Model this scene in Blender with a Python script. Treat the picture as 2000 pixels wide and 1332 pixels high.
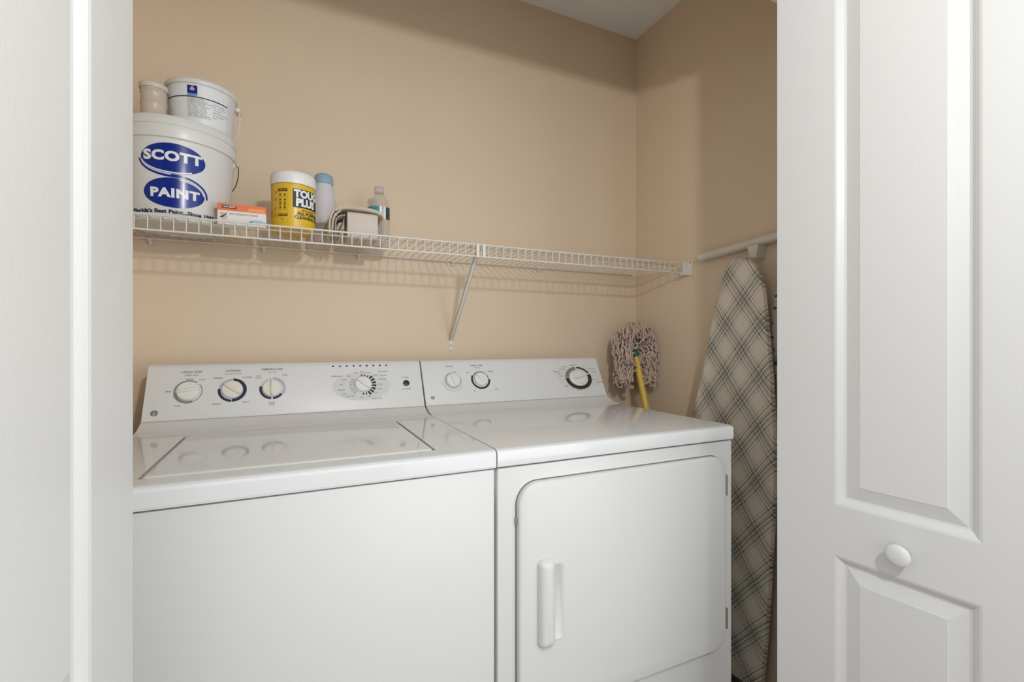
import bpy, bmesh, math, random
from mathutils import Vector, Matrix
random.seed(7)
for o in list(bpy.data.objects): bpy.data.objects.remove(o)
S = bpy.context.scene
C = S.collection
PI = math.pi

# ------------------------------------------------------------------ camera
cam_d = bpy.data.cameras.new('camera'); cam = bpy.data.objects.new('camera', cam_d); C.objects.link(cam)
cam.location = (0, 0, 1.1365)
cam.rotation_euler = (PI/2, 0, -math.radians(25.0))
cam_d.sensor_width = 36; cam_d.sensor_fit = 'HORIZONTAL'
cam_d.lens = 926.0/2000*36
cam_d.shift_y = 1.8/2000
cam_d.clip_start = 0.02
S.camera = cam

# ------------------------------------------------------------------ world and light
W = bpy.data.worlds.new('world'); S.world = W; W.use_nodes = True
bg = W.node_tree.nodes['Background']
bg.inputs[0].default_value = (0.925, 0.975, 1.0, 1); bg.inputs[1].default_value = 1.05
def area(name, loc, target, sx, sy, power, col=(1, 1, 1), shape='RECTANGLE'):
    l = bpy.data.lights.new(name, 'AREA'); l.shape = shape; l.size = sx; l.size_y = sy; l.energy = power; l.color = col
    o = bpy.data.objects.new(name, l); C.objects.link(o); o.location = loc
    d = Vector(target)-Vector(loc); o.rotation_euler = d.to_track_quat('-Z', 'Y').to_euler()
    return o
flash = bpy.data.lights.new('room_lamp', 'POINT'); flash.energy = 32.0; flash.shadow_soft_size = 0.035; flash.color = (1, 0.985, 0.96)
fo = bpy.data.objects.new('room_lamp', flash); C.objects.link(fo); fo.location = (0.31, -0.29, 1.745)
area('added_room_fill', (1.75, -1.75, 1.05), (0.2, 1.0, 1.15), 2.0, 2.0, 26, (0.93, 0.97, 1.0))  # unseen fill panel, added to brighten the closet and the left door
S.view_settings.view_transform = 'Standard'; S.view_settings.look = 'None'
S.view_settings.gamma = 1; S.view_settings.exposure = 0.0; S.view_settings.use_curve_mapping = False

# ------------------------------------------------------------------ materials
def mat(name, col, rough=0.5, metal=0.0, noise=0.0, nscale=40, bump=0.0, bscale=200, coat=0.0, trans=0.0, ior=1.45, sss=0.0, spec=0.5, stretch=None):
    m = bpy.data.materials.new(name); m.use_nodes = True
    n = m.node_tree.nodes; L = m.node_tree.links; b = n['Principled BSDF']
    c = (col[0], col[1], col[2], 1)
    b.inputs['Base Color'].default_value = c; b.inputs['Roughness'].default_value = rough
    b.inputs['Metallic'].default_value = metal; b.inputs['Coat Weight'].default_value = coat
    b.inputs['Coat Roughness'].default_value = 0.06
    b.inputs['Transmission Weight'].default_value = trans; b.inputs['IOR'].default_value = ior
    b.inputs['Specular IOR Level'].default_value = spec
    if sss: b.inputs['Subsurface Weight'].default_value = sss; b.inputs['Subsurface Scale'].default_value = 0.01
    tc = n.new('ShaderNodeTexCoord'); mp = n.new('ShaderNodeMapping'); L.new(tc.outputs['Object'], mp.inputs[0])
    if stretch: mp.inputs['Scale'].default_value = stretch
    nz = n.new('ShaderNodeTexNoise'); nz.inputs['Scale'].default_value = nscale; nz.inputs['Detail'].default_value = 4
    L.new(mp.outputs[0], nz.inputs['Vector'])
    if noise:
        mx = n.new('ShaderNodeMix'); mx.data_type = 'RGBA'
        mx.inputs[6].default_value = tuple(max(0, v*(1-noise)) for v in col)+(1,)
        mx.inputs[7].default_value = tuple(min(1, v*(1+noise)) for v in col)+(1,)
        L.new(nz.outputs[0], mx.inputs[0]); L.new(mx.outputs[2], b.inputs['Base Color'])
    if bump:
        nb = n.new('ShaderNodeTexNoise'); nb.inputs['Scale'].default_value = bscale; nb.inputs['Detail'].default_value = 3
        L.new(mp.outputs[0], nb.inputs['Vector'])
        bp = n.new('ShaderNodeBump'); bp.inputs['Strength'].default_value = bump; bp.inputs['Distance'].default_value = 0.002
        L.new(nb.outputs[0], bp.inputs['Height']); L.new(bp.outputs[0], b.inputs['Normal'])
    return m
M = {}
M['wall'] = mat('beige_wall_paint', (0.75, 0.605, 0.452), 0.55, noise=0.03, nscale=3, bump=0.06, bscale=260, spec=0.3)
M['ceiling'] = mat('textured_ceiling_paint', (0.88, 0.94, 0.98), 0.9, noise=0.05, nscale=120, bump=0.6, bscale=140)
M['floor'] = mat('floor_wood', (0.26, 0.18, 0.125), 0.5, noise=0.15, nscale=12)
M['door'] = mat('white_door_paint', (0.65, 0.65, 0.64), 0.40, bump=0.10, bscale=60, stretch=(12, 12, 0.9))
M['trim'] = mat('white_trim_paint', (0.74, 0.74, 0.72), 0.4, noise=0.02)
M['enamel'] = mat('white_enamel_brightened', (0.705, 0.712, 0.712), 0.075, bump=0.004, bscale=300, spec=0.5)  # paler than the cabinets: missing light on the tops put into the colour
M['enamel2'] = mat('white_console_plastic', (0.72, 0.72, 0.71), 0.35, noise=0.01, nscale=20)
M['cabinet'] = mat('white_cabinet_dimmed', (0.645, 0.645, 0.63), 0.32, noise=0.008, nscale=8)  # darker than the tops: colour tones down the strong light on the fronts
M['seam'] = mat('dark_gap', (0.16, 0.16, 0.155), 0.7, noise=0.05)
M['greyline'] = mat('grey_gap', (0.42, 0.42, 0.41), 0.6, noise=0.03)
M['knob'] = mat('white_knob_plastic', (0.78, 0.78, 0.75), 0.3, noise=0.01)
M['knobc'] = mat('cream_knob_plastic', (0.78, 0.76, 0.66), 0.3, noise=0.01)
M['ink'] = mat('dark_print', (0.03, 0.03, 0.035), 0.5, noise=0.05)
M['navy'] = mat('navy_print', (0.015, 0.02, 0.07), 0.45, noise=0.1)
M['greyink'] = mat('grey_print', (0.22, 0.22, 0.21), 0.5, noise=0.05)
M['palegrey'] = mat('pale_grey_print', (0.672, 0.672, 0.657), 0.4, noise=0.02)
M['lavender'] = mat('lavender_print', (0.47, 0.47, 0.58), 0.4, noise=0.05)
M['ring_brown'] = mat('brown_print', (0.045, 0.03, 0.028), 0.45, noise=0.1)
M['blackplastic'] = mat('black_plastic', (0.03, 0.03, 0.03), 0.3, noise=0.1)
M['hinge'] = mat('hinge_metal', (0.35, 0.35, 0.34), 0.35, metal=0.8, noise=0.1)
M['wire'] = mat('white_vinyl_wire', (0.72, 0.69, 0.63), 0.35, noise=0.02)
M['pail'] = mat('white_bucket_plastic', (0.72, 0.73, 0.71), 0.32, noise=0.03, nscale=30, sss=0.1)
M['pail2'] = mat('white_pail_plastic', (0.70, 0.71, 0.74), 0.32, noise=0.03, nscale=30, sss=0.1)
M['cup'] = mat('translucent_cup_plastic', (0.58, 0.50, 0.42), 0.35, noise=0.08, nscale=60)
M['blue'] = mat('royal_blue_print', (0.002, 0.022, 0.24), 0.22, noise=0.08)
M['white'] = mat('white_print', (0.78, 0.80, 0.82), 0.3, noise=0.02)
M['ltblue'] = mat('light_blue_print', (0.12, 0.30, 0.60), 0.3, noise=0.05)
M['pink'] = mat('pink_print', (0.65, 0.33, 0.38), 0.4, noise=0.05)
M['steel'] = mat('dark_bail_wire', (0.10, 0.07, 0.05), 0.4, metal=0.5, noise=0.1)
M['yellow'] = mat('yellow_label', (0.72, 0.46, 0.03), 0.3, noise=0.06, nscale=20)
M['yellowd'] = mat('amber_print', (0.58, 0.33, 0.02), 0.35, noise=0.06, nscale=20)
M['canwhite'] = mat('white_lid_plastic', (0.80, 0.79, 0.76), 0.35, noise=0.02)
M['canbody'] = mat('pale_plastic', (0.62, 0.60, 0.50), 0.35, noise=0.05)
M['orange'] = mat('orange_carton', (0.80, 0.19, 0.05), 0.45, noise=0.05)
M['orangel'] = mat('light_orange_carton', (0.85, 0.32, 0.12), 0.45, noise=0.05)
M['carton'] = mat('white_carton', (0.78, 0.74, 0.70), 0.5, noise=0.03)
M['cyan'] = mat('pale_cyan_print', (0.35, 0.55, 0.66), 0.4, noise=0.08)
M['ant'] = mat('brown_ant_print', (0.14, 0.05, 0.03), 0.5, noise=0.2)
M['milky'] = mat('milky_plastic', (0.66, 0.64, 0.68), 0.4, noise=0.05, nscale=20, sss=0.2)
M['capblue'] = mat('powder_blue_cap', (0.27, 0.42, 0.52), 0.35, noise=0.05)
def clear_mat(name, col, rough, trans):
    m = mat(name, col, rough, trans=trans, ior=1.12)
    return m
M['pet'] = clear_mat('clear_bottle_plastic', (0.92, 0.93, 0.93), 0.06, 0.93)
M['haze'] = clear_mat('clear_hazy_plastic', (0.82, 0.76, 0.78), 0.22, 0.7)
M['teal'] = mat('teal_label', (0.06, 0.30, 0.34), 0.4, noise=0.2, nscale=90)
M['gblack'] = mat('dark_green_label', (0.03, 0.06, 0.06), 0.4, noise=0.2)
M['cloth'] = mat('cream_cotton', (0.66, 0.58, 0.46), 0.95, noise=0.08, nscale=50, bump=0.5, bscale=700)
M['clothg'] = mat('grey_green_cotton', (0.36, 0.35, 0.29), 0.95, noise=0.08, nscale=50, bump=0.5, bscale=700)
M['boxgrey'] = mat('greige_cardboard', (0.66, 0.58, 0.51), 0.85, noise=0.04, nscale=50)
M['green'] = mat('green_plastic', (0.006, 0.13, 0.09), 0.35, noise=0.1)
M['ygreen'] = mat('yellow_handle_paint', (0.75, 0.53, 0.09), 0.35, noise=0.05)
M['ochre'] = mat('ochre_underside', (0.40, 0.30, 0.05), 0.5, noise=0.1)
M['yarn'] = mat('taupe_yarn', (0.62, 0.48, 0.40), 1.0, noise=0.5, nscale=70, bump=0.6, bscale=500)
M['rod'] = mat('off_white_rod', (0.70, 0.67, 0.59), 0.4, noise=0.03)
M['tube'] = mat('grey_steel_tube', (0.30, 0.29, 0.27), 0.4, metal=0.6, noise=0.1)

def mth(n, L, op, a, b=None):
    x = n.new('ShaderNodeMath'); x.operation = op
    for i, v in enumerate((a, b)):
        if v is None: continue
        if isinstance(v, (int, float)): x.inputs[i].default_value = v
        else: L.new(v, x.inputs[i])
    return x.outputs[0]
def plaid_mat():
    m = bpy.data.materials.new('plaid_cover_cotton'); m.use_nodes = True
    n = m.node_tree.nodes; L = m.node_tree.links; b = n['Principled BSDF']; b.inputs['Roughness'].default_value = 0.9
    b.inputs['Specular IOR Level'].default_value = 0.15
    tc = n.new('ShaderNodeTexCoord'); sp = n.new('ShaderNodeSeparateXYZ')
    nz = n.new('ShaderNodeTexNoise'); nz.inputs['Scale'].default_value = 6; L.new(tc.outputs['Object'], nz.inputs[0])
    ad = n.new('ShaderNodeVectorMath'); ad.operation = 'MULTIPLY_ADD'
    L.new(nz.outputs[1], ad.inputs[0]); ad.inputs[1].default_value = (0, 0.014, 0.014); L.new(tc.outputs['Object'], ad.inputs[2])
    L.new(ad.outputs[0], sp.inputs[0])
    Y, Z = sp.outputs[1], sp.outputs[2]
    P = 0.100
    u = mth(n, L, 'ADD', mth(n, L, 'MULTIPLY', Y, 0.766), mth(n, L, 'MULTIPLY', Z, 0.643))
    v = mth(n, L, 'ADD', mth(n, L, 'MULTIPLY', Y, -0.80), mth(n, L, 'MULTIPLY', Z, 0.60))
    def stripes(x, lst, off):
        f = mth(n, L, 'FRACT', mth(n, L, 'ADD', mth(n, L, 'DIVIDE', x, P), off))
        tot = None
        for c, w, s in lst:
            d = mth(n, L, 'ABSOLUTE', mth(n, L, 'SUBTRACT', f, c))
            k = mth(n, L, 'MULTIPLY', mth(n, L, 'LESS_THAN', d, w), s)
            tot = k if tot is None else mth(n, L, 'ADD', tot, k)
        return tot
    dark = mth(n, L, 'ADD', stripes(u, [(.53, .022, .62), (.45, .015, .45), (.31, .024, .48), (.69, .024, .48), (.22, .013, .30), (.78, .013, .30)], .1),
               stripes(v, [(.53, .022, .62), (.45, .015, .45), (.31, .024, .48), (.69, .024, .48), (.22, .013, .30), (.78, .013, .30)], .35))
    grn = mth(n, L, 'ADD', stripes(u, [(.42, .045, .38), (.58, .045, .30)], .1), stripes(v, [(.42, .045, .30), (.58, .045, .38)], .35))
    m1 = n.new('ShaderNodeMix'); m1.data_type = 'RGBA'; m1.inputs[6].default_value = (.80, .73, .62, 1); m1.inputs[7].default_value = (.20, .24, .19, 1)
    L.new(grn, m1.inputs[0])
    m2 = n.new('ShaderNodeMix'); m2.data_type = 'RGBA'; m2.inputs[7].default_value = (.13, .13, .115, 1)
    L.new(dark, m2.inputs[0]); L.new(m1.outputs[2], m2.inputs[6]); L.new(m2.outputs[2], b.inputs['Base Color'])
    return m
M['plaid'] = plaid_mat()
def script_mat():
    m = bpy.data.materials.new('printed_cover_cotton'); m.use_nodes = True
    n = m.node_tree.nodes; L = m.node_tree.links; b = n['Principled BSDF']; b.inputs['Roughness'].default_value = 0.9
    tc = n.new('ShaderNodeTexCoord'); mp = n.new('ShaderNodeMapping'); mp.inputs['Scale'].default_value = (1, 26, 60)
    L.new(tc.outputs['Object'], mp.inputs[0])
    nz = n.new('ShaderNodeTexNoise'); nz.inputs['Scale'].default_value = 1.6; nz.inputs['Detail'].default_value = 3; L.new(mp.outputs[0], nz.inputs[0])
    sp = n.new('ShaderNodeSeparateXYZ'); L.new(tc.outputs['Object'], sp.inputs[0])
    f = mth(n, L, 'FRACT', mth(n, L, 'DIVIDE', sp.outputs[2], .042))
    row = mth(n, L, 'LESS_THAN', mth(n, L, 'ABSOLUTE', mth(n, L, 'SUBTRACT', f, .5)), .17)
    k = mth(n, L, 'MULTIPLY', row, mth(n, L, 'GREATER_THAN', nz.outputs[0], .54))
    mx = n.new('ShaderNodeMix'); mx.data_type = 'RGBA'; mx.inputs[6].default_value = (.58, .52, .46, 1); mx.inputs[7].default_value = (.06, .05, .05, 1)
    L.new(k, mx.inputs[0]); L.new(mx.outputs[2], b.inputs['Base Color'])
    return m
M['script'] = script_mat()

# ------------------------------------------------------------------ builders
def put(name, bm, m, parent=None, smooth=None, mats=None):
    me = bpy.data.meshes.new(name); bmesh.ops.recalc_face_normals(bm, faces=bm.faces[:]); bm.to_mesh(me); bm.free()
    me.materials.append(M[m] if isinstance(m, str) else m)
    for x in (mats or []): me.materials.append(M[x])
    if smooth is not None:
        for p in me.polygons: p.use_smooth = True
        if smooth < 179:
            try: me.set_sharp_from_angle(angle=math.radians(smooth))
            except Exception: pass
    o = bpy.data.objects.new(name, me); C.objects.link(o)
    if parent is not None: o.parent = parent; o.matrix_parent_inverse = Matrix.Translation(parent.location).inverted() if parent.parent is None and parent.type == 'EMPTY' else Matrix()
    return o
def tag(o, label=None, cat=None, group=None, kind=None):
    if label: o['label'] = label
    if cat: o['category'] = cat
    if group: o['group'] = group
    if kind: o['kind'] = kind
    return o
def thing(name, label, cat, loc=(0, 0, 0), group=None):
    o = bpy.data.objects.new(name, None); C.objects.link(o); o.location = loc; o.empty_display_size = 0.05
    return tag(o, label, cat, group)
def nb(): return bmesh.new()
def box(bm, x0, x1, y0, y1, z0, z1, bev=0.0, seg=2, mi=0, rot=None):
    T = Matrix.Translation(((x0+x1)/2, (y0+y1)/2, (z0+z1)/2))
    if rot is not None: T = T @ rot
    T = T @ Matrix.Diagonal((x1-x0, y1-y0, z1-z0, 1))
    r = bmesh.ops.create_cube(bm, size=1, matrix=T)
    vs = r['verts']; fs = list({f for v in vs for f in v.link_faces})
    for f in fs: f.material_index = mi
    if bev:
        es = list({e for v in vs for e in v.link_edges})
        bmesh.ops.bevel(bm, geom=es, offset=bev, segments=seg, affect='EDGES', profile=0.5, clamp_overlap=True)
    return bm
def tube(bm, pts, r, n=8, cap=True, mi=0):
    pts = [Vector(p) for p in pts]; rings = []
    rr = r if isinstance(r, (list, tuple)) else [r]*len(pts)
    up = Vector((0, 0, 1)); prev = None
    for i, p in enumerate(pts):
        t = (pts[min(i+1, len(pts)-1)]-pts[max(i-1, 0)]).normalized()
        if prev is None:
            a = up if abs(t.dot(up)) < 0.95 else Vector((1, 0, 0))
            x = t.cross(a).normalized()
        else:
            x = (prev-t*prev.dot(t)).normalized()
        prev = x; y = t.cross(x)
        rings.append([bm.verts.new(p+rr[i]*(x*math.cos(2*PI*k/n)+y*math.sin(2*PI*k/n))) for k in range(n)])
    for a, b in zip(rings, rings[1:]):
        for k in range(n):
            f = bm.faces.new((a[k], a[(k+1) % n], b[(k+1) % n], b[k])); f.material_index = mi
    if cap:
        for q in (rings[0][::-1], rings[-1]):
            f = bm.faces.new(q); f.material_index = mi
    return bm
def lathe(bm, cx, cy, prof, n=64, mat4=None, mi=0, cap0=True, cap1=True):
    rings = []
    for r, z in prof:
        rings.append([bm.verts.new((mat4 @ Vector((r*math.cos(2*PI*k/n), r*math.sin(2*PI*k/n), z))) if mat4 else (cx+r*math.cos(2*PI*k/n), cy+r*math.sin(2*PI*k/n), z)) for k in range(n)])
    for a, b in zip(rings, rings[1:]):
        for k in range(n):
            f = bm.faces.new((a[k], a[(k+1) % n], b[(k+1) % n], b[k])); f.material_index = mi
    if cap0: bm.faces.new(rings[0][::-1]).material_index = mi
    if cap1: bm.faces.new(rings[-1]).material_index = mi
    return bm
def extrude_profile(bm, prof, x0, x1, mi=0, closed=True):
    a = [bm.verts.new((x0, y, z)) for y, z in prof]; b = [bm.verts.new((x1, y, z)) for y, z in prof]
    n = len(prof)
    for i in range(n if closed else n-1):
        bm.faces.new((a[i], a[(i+1) % n], b[(i+1) % n], b[i])).material_index = mi
    if closed: bm.faces.new(a[::-1]); bm.faces.new(b)
    return bm
def rrect(w, h, r, n=6):
    P = []
    for cx, cy, a0 in ((w/2-r, h/2-r, 0), (-w/2+r, h/2-r, 90), (-w/2+r, -h/2+r, 180), (w/2-r, -h/2+r, 270)):
        for i in range(n+1):
            a = math.radians(a0+90*i/n); P.append((cx+r*math.cos(a), cy+r*math.sin(a)))
    return P
def rings2d(bm, loops, T, close0=False, close1=True, mi=0):
    """loops: list of (list of (x,y), depth); T maps (x,y,d) to the world"""
    R = [[bm.verts.new(T(x, y, d)) for x, y in lp] for lp, d in loops]
    for a, b in zip(R, R[1:]):
        n = len(a)
        for k in range(n): bm.faces.new((a[k], a[(k+1) % n], b[(k+1) % n], b[k])).material_index = mi
    if close0: bm.faces.new(R[0][::-1]).material_index = mi
    if close1: bm.faces.new(R[-1]).material_index = mi
    return bm
def text2d(s, size, bold=0.0, align='CENTER', sx=1.0, spacing=1.0):
    cu = bpy.data.curves.new('tmp_text', 'FONT'); cu.body = s; cu.size = size; cu.align_x = align; cu.align_y = 'CENTER'
    cu.offset = bold; cu.resolution_u = 3; cu.space_character = spacing; cu.fill_mode = 'FRONT'
    o = bpy.data.objects.new('tmp_text', cu); C.objects.link(o)
    dg = bpy.context.evaluated_depsgraph_get(); dg.update()
    me = o.evaluated_get(dg).to_mesh()
    vs = [(v.co.x*sx, v.co.y) for v in me.vertices]; fs = [tuple(p.vertices) for p in me.polygons]
    o.evaluated_get(dg).to_mesh_clear()
    bpy.data.objects.remove(o); bpy.data.curves.remove(cu)
    return vs, fs
def add2d(bm, vs, fs, dx=0, dy=0, rot=0, mi=0, d=0.0):
    c, s = math.cos(rot), math.sin(rot)
    V = [bm.verts.new((dx+x*c-y*s, dy+x*s+y*c, d)) for x, y in vs]
    for f in fs:
        try: bm.faces.new([V[i] for i in f]).material_index = mi
        except ValueError: pass
def flat_poly(bm, pts, mi=0, d=0.0):
    bm.faces.new([bm.verts.new((x, y, d)) for x, y in pts]).material_index = mi
def ellipse(cx, cy, a, b, n=48, t0=0, t1=2*PI):
    return [(cx+a*math.cos(t0+(t1-t0)*k/n), cy+b*math.sin(t0+(t1-t0)*k/n)) for k in range(n)]
def arc_band(bm, cx, cy, r0, r1, a0, a1, n=16, mi=0, ky=1.0, d=0.0, kx=1.0):
    V = []
    for k in range(n+1):
        a = math.radians(a0+(a1-a0)*k/n); ca, sa = math.cos(a), math.sin(a)
        V.append((bm.verts.new((cx+r0*kx*ca, cy+r0*ky*sa, d)), bm.verts.new((cx+r1*kx*ca, cy+r1*ky*sa, d))))
    for p, q in zip(V, V[1:]): bm.faces.new((p[0], p[1], q[1], q[0])).material_index = mi
def slice_x(bm, step=0.004):
    xs = [v.co.x for v in bm.verts]
    if not xs: return
    x = math.floor(min(xs)/step)*step+step
    while x < max(xs):
        bmesh.ops.bisect_plane(bm, geom=bm.verts[:]+bm.edges[:]+bm.faces[:], plane_co=(x, 0, 0), plane_no=(1, 0, 0)); x += step
def wrap(bm, cx, cy, rad, a0=-PI/2, off=0.0006, rref=None):
    """flat x,y (y = height) onto a round body: rad(z) is the radius"""
    rr = rref or rad(0)
    for v in bm.verts:
        x, z, d = v.co
        a = a0+x/rr; r = rad(z)+off+d
        v.co = (cx+r*math.cos(a), cy+r*math.sin(a), z)
def place(bm, T):
    for v in bm.verts: v.co = T @ v.co

# ------------------------------------------------------------------ the closet shell
XL, XR, YB, ZC = -0.46, 1.388, 1.674, 2.477
YF0, YF1 = 0.715, 0.83            # the wall that holds the door opening
OX0, OX1, OZ = -0.30, 1.215, 2.04
def struct(name, bm, m, parent=None): 
    o = put(name, bm, m, parent)
    return tag(o, kind='structure') if parent is None else o
b = nb(); box(b, XL-.1, XR+.1, YB, YB+.1, 0, ZC); struct('wall_back', b, 'wall')
b = nb(); box(b, XR, XR+.1, YF0, YB, 0, ZC); struct('wall_right', b, 'wall')
b = nb(); box(b, XL-.1, XL, YF0, YB, 0, ZC); struct('wall_left', b, 'wall')
b = nb(); box(b, XL-.1, XR+.1, YF0, YB+.1, ZC, ZC+.06); struct('ceiling', b, 'ceiling')
b = nb(); box(b, -1.6, 2.6, -2.6, YB+.1, -.06, 0); struct('floor', b, 'floor')
b = nb(); box(b, -1.6, OX0, YF0, YF1, 0, ZC); box(b, OX1, 2.6, YF0, YF1, 0, ZC); box(b, OX0, OX1, YF0, YF1, OZ, ZC); struct('wall_front', b, 'wall')
b = nb()
box(b, OX0, OX0+.014, YF0-.005, YF1+.005, 0, OZ, .001); box(b, OX1-.014, OX1, YF0-.005, YF1+.005, 0, OZ, .001)
box(b, OX0+.014, OX1-.014, YF0-.005, YF1+.005, OZ-.014, OZ, .001); struct('trim_1', b, 'trim')
b = nb()
for x0, x1 in ((OX0-.055, OX0), (OX1, OX1+.055)): box(b, x0, x1, YF0-.016, YF0, 0, OZ+.055, .004)
box(b, OX0, OX1, YF0-.016, YF0, OZ, OZ+.055, .004); struct('trim_2', b, 'trim')
b = nb(); box(b, XL, XR, YB-.012, YB, 0, .085, .003); struct('baseboard_back', b, 'trim')

# ------------------------------------------------------------------ folding doors (raised panel leaves)
def leaf_mesh(w, h, panels, stile, stile2, thick=.032):
    """local: x along the leaf, y = 0 front face (towards -y), z up"""
    bm = nb()
    def q(x0, x1, z0, z1): bm.faces.new([bm.verts.new((x, 0, z)) for x, z in ((x0, z0), (x1, z0), (x1, z1), (x0, z1))])
    q(0, stile, 0, h); q(w-stile2, w, 0, h)
    zs = [0]
    for z0, z1 in panels: zs += [z0, z1]
    zs.append(h)
    for i in range(0, len(zs), 2): q(stile, w-stile2, zs[i], zs[i+1])
    for z0, z1 in panels:
        def rect(i): return [(stile+i, z0+i), (w-stile2-i, z0+i), (w-stile2-i, z1-i), (stile+i, z1-i)]
        loops = [(rect(0), 0), (rect(.004), .0012), (rect(.009), .0045), (rect(.014), .0085), (rect(.018), .0095), (rect(.0425), .0022), (rect(.0435), .0012)]
        rings2d(bm, loops, lambda x, z, d: (x, d, z))
    # back and edges
    V = {}
    for x in (0, w):
        for y in (0, thick):
            for z in (0, h): V[(x, y, z)] = bm.verts.new((x, y, z))
    def fq(*k): bm.faces.new([V[i] for i in k])
    fq((0, thick, 0), (0, thick, h), (w, thick, h), (w, thick, 0))
    fq((0, 0, 0), (0, 0, h), (0, thick, h), (0, thick, 0)); fq((w, 0, 0), (w, thick, 0), (w, thick, h), (w, 0, h))
    fq((0, 0, h), (w, 0, h), (w, thick, h), (0, thick, h)); fq((0, 0, 0), (0, thick, 0), (w, thick, 0), (w, 0, 0))
    return bm
LW, LH = .4465, 2.00
PAN = [(.20, .70), (.80, 1.86)]
def raw(name, bm, m, parent=None):
    me = bpy.data.meshes.new(name); bm.to_mesh(me); bm.free(); me.materials.append(M[m])
    o = bpy.data.objects.new(name, me); C.objects.link(o)
    if parent: o.parent = parent
    return o
def knob_mesh():
    bm = nb(); T = Matrix.Rotation(PI/2, 4, 'X')
    lathe(bm, 0, 0, [(.011, 0), (.0095, .008), (.009, .014), (.013, .018), (.0175, .024), (.0185, .029), (.016, .034), (.010, .037), (.004, .0378)], 40, T)
    return bm
def door(name, p, ang, mirror, label):
    """p: leading edge; ang: direction of the leaf in the plan"""
    o = raw(name, leaf_mesh(LW, LH, PAN, .129 if mirror else .115, .101 if mirror else .115), 'door'); o.data.name = name
    o.location = (p[0], p[1], .012)
    tag(o, kind='structure')
    if mirror:
        for v in o.data.vertices: v.co.y = -v.co.y
        for pl in o.data.polygons: pl.flip()
    o.rotation_euler = (0, 0, ang)
    k = raw('door_knob', knob_mesh(), 'door', o); k.location = (.2265, 0, .746); k.scale = (1.07, .78, 1.07)
    for pl in k.data.polygons: pl.use_smooth = True
    if mirror: k.rotation_euler = (0, 0, PI)
    s = raw('folded_leaf', leaf_mesh(LW, LH, PAN, .115, .115), 'door', o)
    g = .006
    # hinged to the near edge of the leading leaf, folded back towards the jamb
    sgn = -1 if mirror else 1
    if mirror:
        s.rotation_euler = (0, 0, PI+math.radians(7))
        for v in s.data.vertices: v.co.y = -v.co.y+0
        for pl in s.data.polygons: pl.flip()
        s.location = (LW-.002, -(.068+g), 0)
    else:
        s.location = (LW-.002, .068+g, 0); s.rotation_euler = (0, 0, PI-math.radians(12))
    return o
# right: leaf runs from (0.9714,0.70) towards the camera
d_ang = math.atan2(-math.cos(.10363), math.sin(.10363))
door('door_2', (.9714, .70), d_ang, False, '')
door('door_1', (-.170, .70), -PI/2, True, '')

# ------------------------------------------------------------------ the two machines
YFM, ZT, ZS = .897, .914, .877
A = (1.468, .935); B = (1.540, 1.072)
LAB = math.hypot(B[0]-A[0], B[1]-A[1])
ey = Vector((0, (B[0]-A[0])/LAB, (B[1]-A[1])/LAB)); en = Vector((0, -ey.z, ey.y))
MC = Matrix(((1, 0, 0, 0), (0, ey.y, en.y, A[0]), (0, ey.z, en.z, A[1]), (0, 0, 0, 1)))   # local (x, up the console, out of it)
def PL(k): return (A[0]+ey.y*k, A[1]+ey.z*k)
def console_body(x0, x1):
    prof = [(1.392, .908), (1.392, .9145), (1.41, .9155), (1.43, .919), (1.450, .9265), (A[0]-.0015, A[1]-.002), (A[0]+.0012, A[1]-.0005), PL(.003), PL(LAB-.012), PL(LAB-.004), (B[0]+.004, B[1]+.002), (B[0]+.011, B[1]+.004), (1.60, B[1]-.004), (1.612, B[1]-.016), (1.612, .90), (1.5, .90)]
    bm = extrude_profile(nb(), prof, x0, x1)
    ends = [e for e in bm.edges if abs(e.verts[0].co.x-e.verts[1].co.x) < 1e-6 and (e.verts[0].co.z > .925 and e.verts[1].co.z > .925)]
    bmesh.ops.bevel(bm, geom=ends, offset=.007, segments=4, affect='EDGES', profile=.5, clamp_overlap=True)
    return bm
def machine(name, label, x0, x1, cat):
    t = thing(name, label, cat, ((x0+x1)/2, YFM+.35, 0))
    b = nb(); box(b, x0+.0015, x1-.0015, YFM+.004, 1.60, .02, ZS-.003, .004); put('cabinet', b, 'cabinet', t, 40)
    b = nb(); box(b, x0+.01, x1-.01, YFM+.008, 1.59, ZS-.004, ZS+.001); put('seam', b, 'seam', t)
    return t
def print_obj(name, bm, m, parent, d=.0006, mats=None):
    place(bm, MC @ Matrix.Translation((0, 0, d)))
    return put(name, bm, m, parent, mats=mats)
def dial_knob(x, y, r, ang, m, parent, h=.016, ridge=True):
    T = MC @ Matrix.Translation((x, y, 0)) @ Matrix.Rotation(math.radians(ang), 4, 'Z')
    bm = nb(); lathe(bm, 0, 0, [(r*1.0, .0005), (r*1.0, .004), (r*.97, .0075), (r*.9, .0095), (r*.5, .0102), (r*.1, .0104)], 40, T)
    # pointer ridge across the knob
    P = [(-r*.98, -.001), (-r*.8, -.0042), (0, -.0055), (r*.8, -.0042), (r*1.02, -.001), (r*1.02, .001), (r*.8, .0042), (0, .0055), (-r*.8, .0042), (-r*.98, .001)]
    def sc(k): return [(px*(1-(1-k)*.15), py*k) for px, py in P]
    rings2d(bm, [(P, .009), (sc(.85), .014), (sc(.55), h), (sc(.3), h+.0006)], lambda a, b_, d: T @ Vector((a, b_, d)))
    return put('control_knob', bm, m, parent, 35)
CAP = [None]
def small_text(bm, s, x, y, size, bold=0.0, sx=1.0, mi=0):
    vs, fs = text2d(s, size, max(bold, size*.012), sx=sx)
    if CAP[0] is None: add2d(bm, vs, fs, x, y, mi=mi); return
    b2 = nb(); add2d(b2, vs, fs, x, y); print_obj('printed_caption', b2, 'greyink', CAP[0], .0007)

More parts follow.
